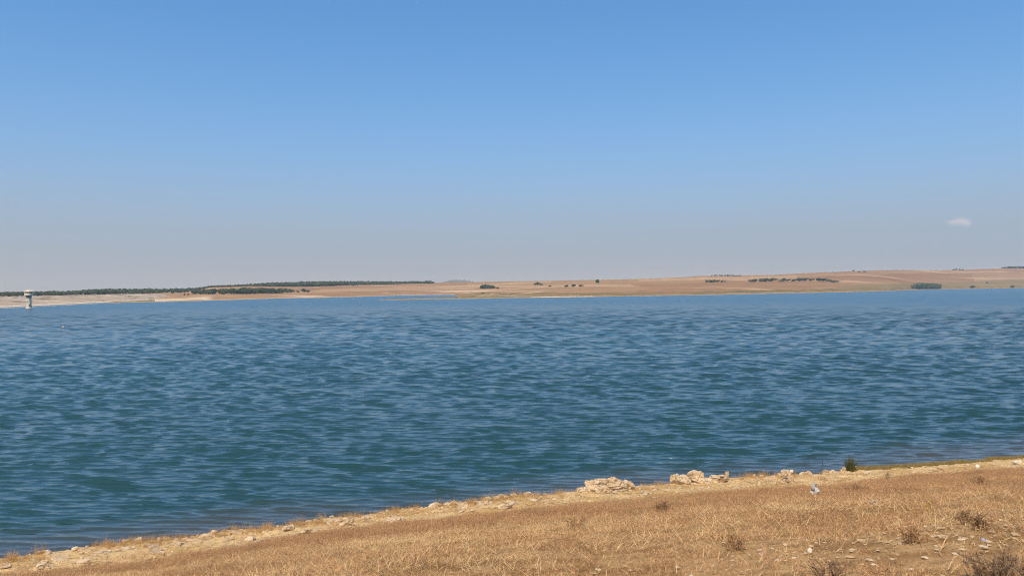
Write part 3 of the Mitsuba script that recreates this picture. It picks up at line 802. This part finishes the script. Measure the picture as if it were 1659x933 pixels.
# gravel too small to count
PATCH = ground_at(1585, 868)
gv, gf, n = [], [], 0
PEB = trimesh.creation.icosphere(0)
for k in range(9000):
    th = RS.uniform(-0.64, 0.64)
    r = RS.uniform(20, 56)
    x_, y_ = r * math.sin(th), r * math.cos(th)
    s = float(shore_s(x_, y_))
    if not (-0.1 < s < 8) or RS.random() > (0.85 if s < 6 else 0.25):
        continue
    L = 0.05 + 0.16 * RS.random() ** 2
    v = PEB.vertices * np.array([L, L * .8, L * .45]) * 0.5 * RS.uniform(.7, 1.3, (len(PEB.vertices), 1))
    v, f = moved((v, PEB.faces), (x_, y_, float(ground_z(x_, y_)) + L * .1), RS.uniform(0, 6.28))
    gv.append(v); gf.append(f + n); n += len(v)
for k in range(420):
    x_, y_ = PATCH[0] + RS.normal() * 1.7, PATCH[1] + RS.normal() * 0.75
    L = 0.03 + 0.075 * RS.random() ** 2
    v = PEB.vertices * np.array([L, L * .7, L * .25]) * 0.5 * RS.uniform(.7, 1.3, (len(PEB.vertices), 1))
    v, f = moved((v, PEB.faces), (x_, y_, float(ground_z(x_, y_)) + L * .1), RS.uniform(0, 6.28))
    gv.append(v); gf.append(f + n); n += len(v)
tag(obj('gravel', (np.vstack(gv), np.vstack(gf)), 'limestone'), 'scattered pale gravel and chips along the stony strip', 'gravel', kind='stuff')


# ------------------------------------------------------------------ grass
def blades(P, h, w, az, lean, la, col, segs=2):
    """thin dry blades: base P, height, width, facing, lean amount and direction"""
    n = len(P)
    side = np.stack([np.cos(az), np.sin(az), np.zeros(n)], 1) * w[:, None] / 2
    lean_v = np.stack([np.cos(la), np.sin(la), np.zeros(n)], 1)
    tip = P + lean_v * (h * lean)[:, None] + [0, 0, 1] * (h * np.sqrt(np.maximum(1 - lean ** 2, 0.03)))[:, None]
    if segs == 1:
        v = np.stack([P - side, P + side, tip], 1)
        f = np.arange(3 * n).reshape(n, 3); kv = 3
    else:
        mid = P + lean_v * (h * lean * 0.42)[:, None] + [0, 0, 1] * (h * 0.60 * np.sqrt(np.maximum(1 - lean ** 2, 0.02)))[:, None]
        v = np.stack([P - side, P + side, mid + side * .8, mid - side * .8, tip], 1)
        b = np.arange(n)[:, None] * 5
        f = np.vstack([b + [0, 1, 2], b + [0, 2, 3], b + [3, 2, 4]]); kv = 5
    return v.reshape(-1, 3), f, np.repeat(col, kv, 0)


RG = np.random.default_rng(31)


def scatter(n, smin, smax, rmin=8.5, rmax=58, tmax=0.645):
    th = RG.uniform(-tmax, tmax, n)
    r = np.sqrt(RG.uniform(rmin ** 2, rmax ** 2, n))
    x, y = r * np.sin(th), r * np.cos(th)
    s = shore_s(x, y)
    ok = (s > smin) & (s < smax)
    return x[ok], y[ok], s[ok]


STRAW, BROWN, GOLD, DARK = np.array([0.62, 0.43, 0.225]), np.array([0.475, 0.305, 0.170]), np.array([0.56, 0.37, 0.165]), np.array([0.22, 0.14, 0.08])


def bare(x, y):
    """thin cover on the stony patch at lower right"""
    d = ((x - PATCH[0]) / 2.6) ** 2 + ((y - PATCH[1]) / 1.1) ** 2 + 2.0 * nz(x, y, 0.8, 59, 2)
    return 0.35 + 0.65 * sstep(0.3, 1.5, d)


def make_grass():
    vs, fs, cs, n = [], [], [], 0

    def add(v, f, c):
        nonlocal n
        vs.append(v); fs.append(f + n); cs.append(c); n += len(v)

    # the broad slope: brown bearded grass in drifts, paler straw between them
    x, y, s = scatter(620000, 2.0, 60, rmin=5.0)
    drift = 1.4 * nz(x, y, 0.11, 51, 3) + 0.7 * nz(x, y, 0.42, 52, 3) + 0.3 * nz(x, y, 1.6, 50, 2) + 0.21
    edge = s - 6.6 + 9 * nz(x, y, 0.14, 53, 3) + 6 * nz(x, y, 0.6, 57, 2)
    br = sstep(-0.20, 0.14, drift) * sstep(-2.0, 5.0, edge) * (1 - 0.7 * sstep(18, 23, s))
    dens = np.where(edge > 0, 0.72, 0.20)
    tuft = sstep(-0.12, 0.12, nz(x, y, 3.2, 54, 2))
    dens = 0.20 + 0.52 * sstep(-2.0, 2.5, edge)
    ok = RG.random(len(x)) < dens * (0.35 + 0.65 * tuft) * bare(x, y)
    x, y, br, edge, s = x[ok], y[ok], br[ok], edge[ok], s[ok]
    m = len(x)
    h = (0.07 + 0.09 * br) * RG.uniform(0.5, 1.5, m) * np.where(edge > 0, 1, 0.6)
    w = RG.uniform(0.005, 0.010, m) * np.interp(y, [10, 40], [0.8, 1.25])
    col = STRAW * (1 - br[:, None]) + BROWN * br[:, None]
    col = col * RG.uniform(0.72, 1.28, (m, 1)) * (1 + RG.normal(0, 0.05, (m, 3)))
    dk = RG.random(m) < 0.06
    col[dk] = DARK * RG.uniform(.7, 1.2, (dk.sum(), 1))
    lean = np.clip(1.0 - np.abs(RG.normal(0, 0.30 + 0.12 * br, m)), 0.15, 0.985)
    P = np.stack([x, y, ground_z(x, y) - 0.01], 1)
    one = y > 24
    for sel, sg in ((one, 1), (~one, 2)):
        add(*blades(P[sel], h[sel], w[sel], RG.uniform(0, PI, sel.sum()), lean[sel], RG.uniform(0, 2 * PI, sel.sum()), np.clip(col[sel], .02, .85), sg))
    # loose straw on the nearer slope
    x, y, s = scatter(36000, 14.0, 60, 7.0, 22)
    ok = RG.random(len(x)) < 0.25 + 0.75 * sstep(-0.05, 0.15, nz(x, y, 0.35, 58, 3))
    x, y = x[ok], y[ok]; m = len(x)
    col = np.array([0.66, 0.49, 0.27]) * RG.uniform(0.75, 1.2, (m, 1))
    add(*blades(np.stack([x, y, ground_z(x, y) + RG.uniform(0, .06, m)], 1), RG.uniform(.10, .30, m), RG.uniform(.006, .011, m), RG.uniform(0, PI, m), np.clip(RG.normal(.93, .06, m), 0, .985), RG.uniform(0, 6.28, m), np.clip(col, 0, .85), 2))
    # golden tufts along the waterline
    x, y, s = scatter(420000, 0.15, 2.6)
    t = nz(x, y, 0.5, 55, 3) + 0.4 * nz(x, y, 2.2, 56, 2) - 0.06 * (s - 0.8)
    rockfree = np.ones(len(x), bool)
    for a, b in ((944, 1032), (1084, 1192), (1262, 1294)):
        px_ = W / 2 + x / y * FPX
        rockfree &= ~((px_ > a) & (px_ < b) & (s < 1.0))
    ok = rockfree & (RG.random(len(x)) < sstep(0.0, 0.18, t))
    x, y, s, t = x[ok], y[ok], s[ok], t[ok]
    m = len(x)
    px_ = W / 2 + x / y * FPX
    h = (0.12 + 0.42 * np.clip(t, 0, .5)) * RG.uniform(0.5, 1.5, m) * np.where(px_ > 1380, 0.8, 1)
    grn = sstep(1375, 1400, px_) * (1 - sstep(1.1, 1.9, s))
    col = GOLD * (1 - grn[:, None]) + np.array([0.24, 0.24, 0.09]) * grn[:, None]
    col = col * RG.uniform(.7, 1.25, (m, 1))
    P = np.stack([x, y, ground_z(x, y) - 0.01], 1)
    add(*blades(P, h, RG.uniform(.007, .014, m), RG.uniform(0, PI, m), np.clip(np.abs(RG.normal(0, .4, m)), 0, .9), RG.uniform(0, 2 * PI, m), np.clip(col, .02, .85), 1))
    return (np.vstack(vs), np.vstack(fs)), np.vstack(cs)


def tuft(kind, seed):
    g = np.random.default_rng(seed)
    n = (95, 80, 60)[kind]
    a, q = g.uniform(0, 2 * PI, n), np.sqrt(g.random(n))
    R, H, W_ = ((0.30, 0.18, 0.005), (0.27, 0.07, 0.0055), (0.13, 0.34, 0.006))[kind]
    P = np.stack([np.cos(a) * q * R, np.sin(a) * q * R, np.full(n, -0.02)], 1)
    h = H * g.uniform(0.5, 1.4, n) * (1 - 0.35 * q)
    lean = np.clip(np.abs(g.normal((0.6, 0.86, 0.45)[kind], 0.26, n)), 0, 0.97)
    base = (BROWN, STRAW, GOLD)[kind] * g.uniform(0.85, 1.15)
    col = base * g.uniform(0.7, 1.35, (n, 1)) * (1 + g.normal(0, 0.04, (n, 3)))
    v, f, c = blades(P, h, W_ * g.uniform(.7, 1.5, n), g.uniform(0, PI, n), lean, a + g.normal(0, 1.0, n), col, 1)
    if kind != 1:                                                 # beards and seed heads
        m = 70
        i = g.integers(0, n, m)
        tip = v.reshape(-1, 3, 3)[i, 2] * g.uniform(.8, 1.0, (m, 1)) + g.normal(0, .012, (m, 3))
        d = g.normal(size=(m, 3)); d /= np.linalg.norm(d, axis=1, keepdims=True)
        e = np.cross(d, g.normal(size=(m, 3))); e /= np.linalg.norm(e, axis=1, keepdims=True)
        L = g.uniform(.012, .028, (m, 1))
        v2 = np.stack([tip - d * L, tip + d * L, tip + e * L * .35], 1).reshape(-1, 3)
        c2 = np.repeat(col[i] * g.uniform(.8, 1.25, (m, 1)), 3, 0)
        f = np.vstack([f, np.arange(3 * m).reshape(m, 3) + len(v)]); v = np.vstack([v, v2]); c = np.vstack([c, c2])
    return v, f, np.clip(c, .02, .85)


NV = 5
for kind in range(3):
    for q in range(NV):
        v, f, c = tuft(kind, 100 * kind + q)
        scene[f'tuft_{kind}_{q}'] = {'type': 'shapegroup', 'blades': mikit.ply((v, f), 'vertex_paint', color=c)}


def plant_tufts():
    spots = []
    x, y, s = scatter(26000, 2.0, 60, rmin=5.0)
    drift = 1.4 * nz(x, y, 0.11, 51, 3) + 0.7 * nz(x, y, 0.42, 52, 3) + 0.3 * nz(x, y, 1.6, 50, 2) + 0.21
    edge = s - 6.6 + 9 * nz(x, y, 0.14, 53, 3) + 6 * nz(x, y, 0.6, 57, 2)
    br = sstep(-0.20, 0.14, drift) * sstep(-2.0, 5.0, edge) * (1 - 0.6 * sstep(17, 23, s + 14 * nz(x, y, 0.2, 60, 2)))
    patch = sstep(-0.16, 0.05, nz(x, y, 0.9, 54, 3))
    ok = RG.random(len(x)) < (0.20 + sstep(-3.0, 3.5, edge) * (0.14 + 0.66 * patch)) * bare(x, y)
    for a, b, t in zip(x[ok], y[ok], br[ok]):
        spots.append((a, b, 0 if RG.random() < t else 1))
    x, y, s = scatter(24000, 0.25, 2.4)
    px_ = W / 2 + x / y * FPX
    t = nz(x, y, 0.35, 55, 3) + 0.4 * nz(x, y, 1.6, 56, 2) - 0.05 * (s - 0.8)
    free = np.ones(len(x), bool)
    for a, b in ((940, 1034), (1082, 1194), (1260, 1296), (1366, 1392)):
        free &= ~((px_ > a) & (px_ < b) & (s < 0.9))
    ok = free & (RG.random(len(x)) < 0.85 * sstep(-0.14, 0.06, t)) & (px_ < 1400)
    for a, b in zip(x[ok], y[ok]):
        spots.append((a, b, 2 if RG.random() < 0.6 else 1))
    a = np.array(spots)
    zz = ground_z(a[:, 0], a[:, 1])
    for i, ((x_, y_, k), z_) in enumerate(zip(spots, zz)):
        c, sc_ = RG.uniform(0, 2 * PI), RG.uniform(0.7, 1.3)
        m = np.array([[math.cos(c) * sc_, -math.sin(c) * sc_, 0, x_], [math.sin(c) * sc_, math.cos(c) * sc_, 0, y_], [0, 0, sc_ * RG.uniform(.8, 1.2), z_], [0, 0, 0, 1]])
        scene[f'dry_grass__{i:06d}'] = {'type': 'instance', 'to_world': T(m), 'group': {'type': 'ref', 'id': f'tuft_{k}_{i % NV}'}}


plant_tufts()
gm, gc = make_grass()
scene['dry_grass'] = mikit.ply(gm, 'vertex_paint', color=gc)
tag('dry_grass', 'dry brown and straw coloured grass over the bank, greener by the water at right', 'grass', kind='stuff')


# green margin by the water on the right
def make_margin():
    n = 60000
    u = cam_ray(RG.uniform(1385, 1690, n), np.full(n, 760.0))[:, 0]
    sv = RG.uniform(-0.15, 1.15, n)
    yy = np.interp(u, [u.min(), u.max()], [0, 0]) + 0
    ys = np.linspace(40, 60, 500)
    y = np.array([ys[np.argmin(np.abs(shore_s(a * ys, ys) - b))] for a, b in zip(u, sv)])
    x = u * y
    ok = nz(x, y, 0.8, 71, 2) > -0.02 - 0.06 * (sv < 0.5)
    x, y = x[ok], y[ok]; m = len(x)
    col = np.where(RG.random((m, 1)) < 0.5, np.array([[0.20, 0.205, 0.075]]), np.array([[0.50, 0.37, 0.18]])) * RG.uniform(.7, 1.3, (m, 1))
    P = np.stack([x, y, np.maximum(ground_z(x, y), 0) - 0.01], 1)
    v, f, c = blades(P, RG.uniform(.08, .24, m), RG.uniform(.008, .015, m), RG.uniform(0, PI, m), np.clip(np.abs(RG.normal(0, .4, m)), 0, .9), RG.uniform(0, 6.28, m), col, 1)
    return (v, f), c


mm, mc = make_margin()
tag(obj('green_grass', mm, 'vertex_paint', color=mc), 'strip of green grass along the waterline at right', 'grass', kind='stuff')


def tube(pts, r0, r1, sides=4):
    pts = np.asarray(pts, float); n = len(pts)
    rr = np.linspace(r0, r1, n)
    d = np.gradient(pts, axis=0); d /= np.linalg.norm(d, axis=1, keepdims=True)
    a = np.cross(d, [0.31, 0.9, 0.12]); a /= np.linalg.norm(a, axis=1, keepdims=True)
    b = np.cross(d, a)
    t = np.arange(sides) * 2 * PI / sides
    v = pts[:, None] + rr[:, None, None] * (a[:, None] * np.cos(t)[None, :, None] + b[:, None] * np.sin(t)[None, :, None])
    i = np.arange(n * sides).reshape(n, sides)
    p, q, r_, s_ = i[:-1].ravel(), np.roll(i[:-1], -1, 1).ravel(), np.roll(i[1:], -1, 1).ravel(), i[1:].ravel()
    return v.reshape(-1, 3), np.vstack([np.stack([p, q, r_], 1), np.stack([p, r_, s_], 1)])


# rushes
p = ground_at(1378, 763)
sc = p[1] / FPX
st = []
for k in range(330):
    a, q = RG.uniform(0, 2 * PI), RG.random() ** 0.6
    b0 = p + np.array([math.cos(a) * 6.0 * sc * q, math.sin(a) * 0.3 * q, -0.05])
    hh = RG.uniform(0.40, 1.0) * 33 * sc * (1 - 0.25 * q)
    out = 7.0 * sc * q * RG.uniform(.3, 2.1)
    st.append(tube([b0, b0 + [math.cos(a) * out * .3, math.sin(a) * out * .3, hh * .55], b0 + [math.cos(a) * out, math.sin(a) * out, hh]], 0.006, 0.0012, 3))
k = thing('rush_clump', 'upright dark olive clump of rushes standing at the waterline', 'rushes')
obj('stems', cat(st), 'rush_green', k)
tag(k + '__stems', kind='stuff')
q = np.array(on_level(1332.5, 752.5).tolist() + [0])
tag(obj('stake', tube([q + [0, 0, -.3], q + [0.02, 0, .12], q + [-0.01, 0, .33]], 0.022, 0.012, 6), 'dark_metal'), 'short dark stake sticking out of the water left of the rushes', 'stake')


def weed(x_, y_, hpx, wpx, label, mat='weed_brown', n=60, name='dry_weed', twig=5, thick=0.006, group=None):
    p = ground_at(x_, y_)
    s = p[1] / FPX
    out = []
    for _ in range(n):
        a, spread = RG.uniform(0, 2 * PI), RG.random() ** .7
        h = hpx * s * RG.uniform(.5, 1.0)
        e = np.array([math.cos(a), math.sin(a), 0]) * wpx * s * .5 * spread
        pts = [p + e * .6 - [0, 0, .03], p + e * .75 + [0, 0, h * .5] + RG.normal(size=3) * .03, p + e * RG.uniform(.8, 1.25) + [0, 0, h * (1 - .4 * spread)] + RG.normal(size=3) * .04]
        out.append(tube(pts, thick, thick * .5, 3))
        for _ in range(twig):
            t = RG.uniform(.35, 1)
            b = pts[1] * (1 - t) + pts[2] * t
            d = RG.normal(size=3) * [1, 1, .6] + [0, 0, .5]
            out.append(tube([b, b + d * h * .10, b + d * h * .17 + [0, 0, .01]], thick * .6, thick * .3, 3))
    k = thing(name, label, 'weed', group)
    obj('twigs', cat(out), mat, k)
    tag(k + '__twigs', kind='stuff')


flat('weed_grey', (0.27, 0.195, 0.13)); flat('weed_red', (0.36, 0.22, 0.12))
weed(1586, 857, 26, 34, 'dark twiggy weed with pale stalks standing above the stony patch at right', n=34)
weed(1562, 850, 22, 24, 'small dark weed left of the twiggy weed at right', n=40)
weed(1628, 940, 44, 120, 'wide grey brown twiggy growth in the lower right corner', 'weed_grey', 110, twig=6)
weed(1345, 932, 24, 70, 'grey twiggy weed at the bottom edge, below the white stone', 'weed_grey', 36)
weed(1075, 830, 20, 34, 'round dark brown weed below the gap between outcrop and boulders', 'weed_brown', 60)
weed(1190, 893, 26, 46, 'low dark weed in the lower middle of the slope', 'weed_red', 34)
weed(935, 858, 24, 40, 'reddish brown weed on the slope below the outcrop', 'weed_red', 34)
weed(1480, 880, 26, 40, 'brown weed midway between the white stone and the twiggy weed at right', 'weed_red', 34)
weed(1390, 800, 16, 46, 'wide reddish weed at the upper edge of the brown slope, below the rushes', 'weed_red', 70)
weed(1590, 788, 18, 32, 'reddish bush of weed at the upper edge of the slope near the right edge', 'weed_red', 60)
weed(1438, 776, 13, 9, 'small dark weed on the bare strip right of the rushes', 'weed_grey', 16)
for i, (x_, y_, hp) in enumerate(((385, 862, 14), (300, 873, 11), (520, 846, 14), (228, 879, 9))):
    weed(x_, y_, hp, 12, f'dry seed stalks at the waterline, {("second", "third", "first", "fourth")[i]} group left of the middle counting leftwards', 'stalk_straw', 12, 'seed_stalks', 2, 0.005)

# scattered pale stalks, too many to count
ts = []
x, y, s = scatter(2600, 4.0, 50, 9, 45)
for a, b in zip(x[:350], y[:350]):
    z_ = float(ground_z(a, b)); h = RG.uniform(.2, .45); e = RG.normal(size=2) * .35 * h
    ts.append(tube([(a, b, z_ - .02), (a + e[0] * .4, b + e[1] * .4, z_ + h * .6), (a + e[0], b + e[1], z_ + h * .95)], 0.0032, 0.0015, 3))
tag(obj('pale_stalks', cat(ts), 'stalk_straw'), 'single pale dry stalks scattered over the brown slope', 'stalks', kind='stuff')

# yellow flowering weed
fl = thing('flowering_weed', 'weed with small yellow flowers in the brown grass at right', 'plant')
pts = [(1500, 818), (1506, 813), (1511, 822), (1484, 828), (1503, 824)]
st, hd = [], []
for (x_, y_) in pts:
    g = ground_at(x_, y_ + 12); s = g[1] / FPX
    h = 12 * s
    st.append(tube([g, g + [0.02, 0, h * .6], g + [0, 0.02, h]], .006, .004, 3))
    hd.append(moved((ICO[1].vertices * [0.015, 0.015, 0.012], ICO[1].faces), g + [0, 0.02, h]))
obj('stems', cat(st), 'weed_brown', fl)
tag(fl + '__stems', kind='stuff')
for m in hd:
    obj('flower', m, 'yellow_petal', fl)


# litter
def crumpled(w, h, seed, n=9):
    a, b = np.meshgrid(np.linspace(-.5, .5, n), np.linspace(0, 1, n), indexing='ij')
    k = meshkit.noise(np.stack([a * 4, b * 4, a * 0 + seed], -1), seed) - .5
    k2 = meshkit.noise(np.stack([a * 3 + 5, b * 3, a * 0 + seed], -1), seed + 1) - .5
    v = np.stack([a * w * (1 - .6 * b) + w * .35 * k, w * .9 * k2 + .1 * w * b, b * h * (1 + .5 * k)], -1).reshape(-1, 3)
    return v, grid_faces(n, n)


for (x_, y_, wp, hp, lab, mat) in ((1321, 808, 15, 16, 'crumpled white plastic bag caught in the brown grass below the stone pile', 'white_plastic'), (1417, 826, 9, 7, 'pale scrap of plastic in the grass right of the crumpled bag', 'pale_plastic'),
                                   (1594, 897, 6, 6, 'small bluish scrap of litter in the grass at lower right', 'blue_plastic')):
    g = ground_at(x_, y_); s = g[1] / FPX
    m = crumpled(wp * s, hp * s * (1 if wp > 12 else .6), int(x_))
    m2 = (m[0] + [0, 0.012, 0.006], m[1][:, ::-1])
    tag(obj('plastic_bag' if wp > 12 else 'plastic_scrap', moved(cat([m, m2]), g + [0, 0, .12], .3), mat), lab, 'litter')

# floats on the water
for (x_, y_, r, lab) in ((103, 531.5, 0.42, 'white round float on the water right of the intake tower'), (1087, 743, 0.045, 'tiny white float on the water above the boulder group')):
    q = on_level(x_, y_)
    k = thing('float', lab, 'float')
    obj('ball', moved((ICO[2].vertices * r, ICO[2].faces), (q[0], q[1], r * .5)), 'white_plastic', k, smooth=True)
    obj('ring', moved(lathe([(r * 1.03, r * -.12), (r * 1.06, 0), (r * 1.03, r * .12)], 16), (q[0], q[1], r * .45)), 'dark_metal', k)

# ------------------------------------------------------------------ air
scene['haze'] = {'type': 'cube', 'to_world': T().translate([0, 4700, 45]).scale([9000, 5400, 75]), 'bsdf': {'type': 'null'}, 'interior': {'type': 'ref', 'id': 'air'}}
tag('haze', 'thin blue summer haze over the lake', 'haze', kind='stuff')
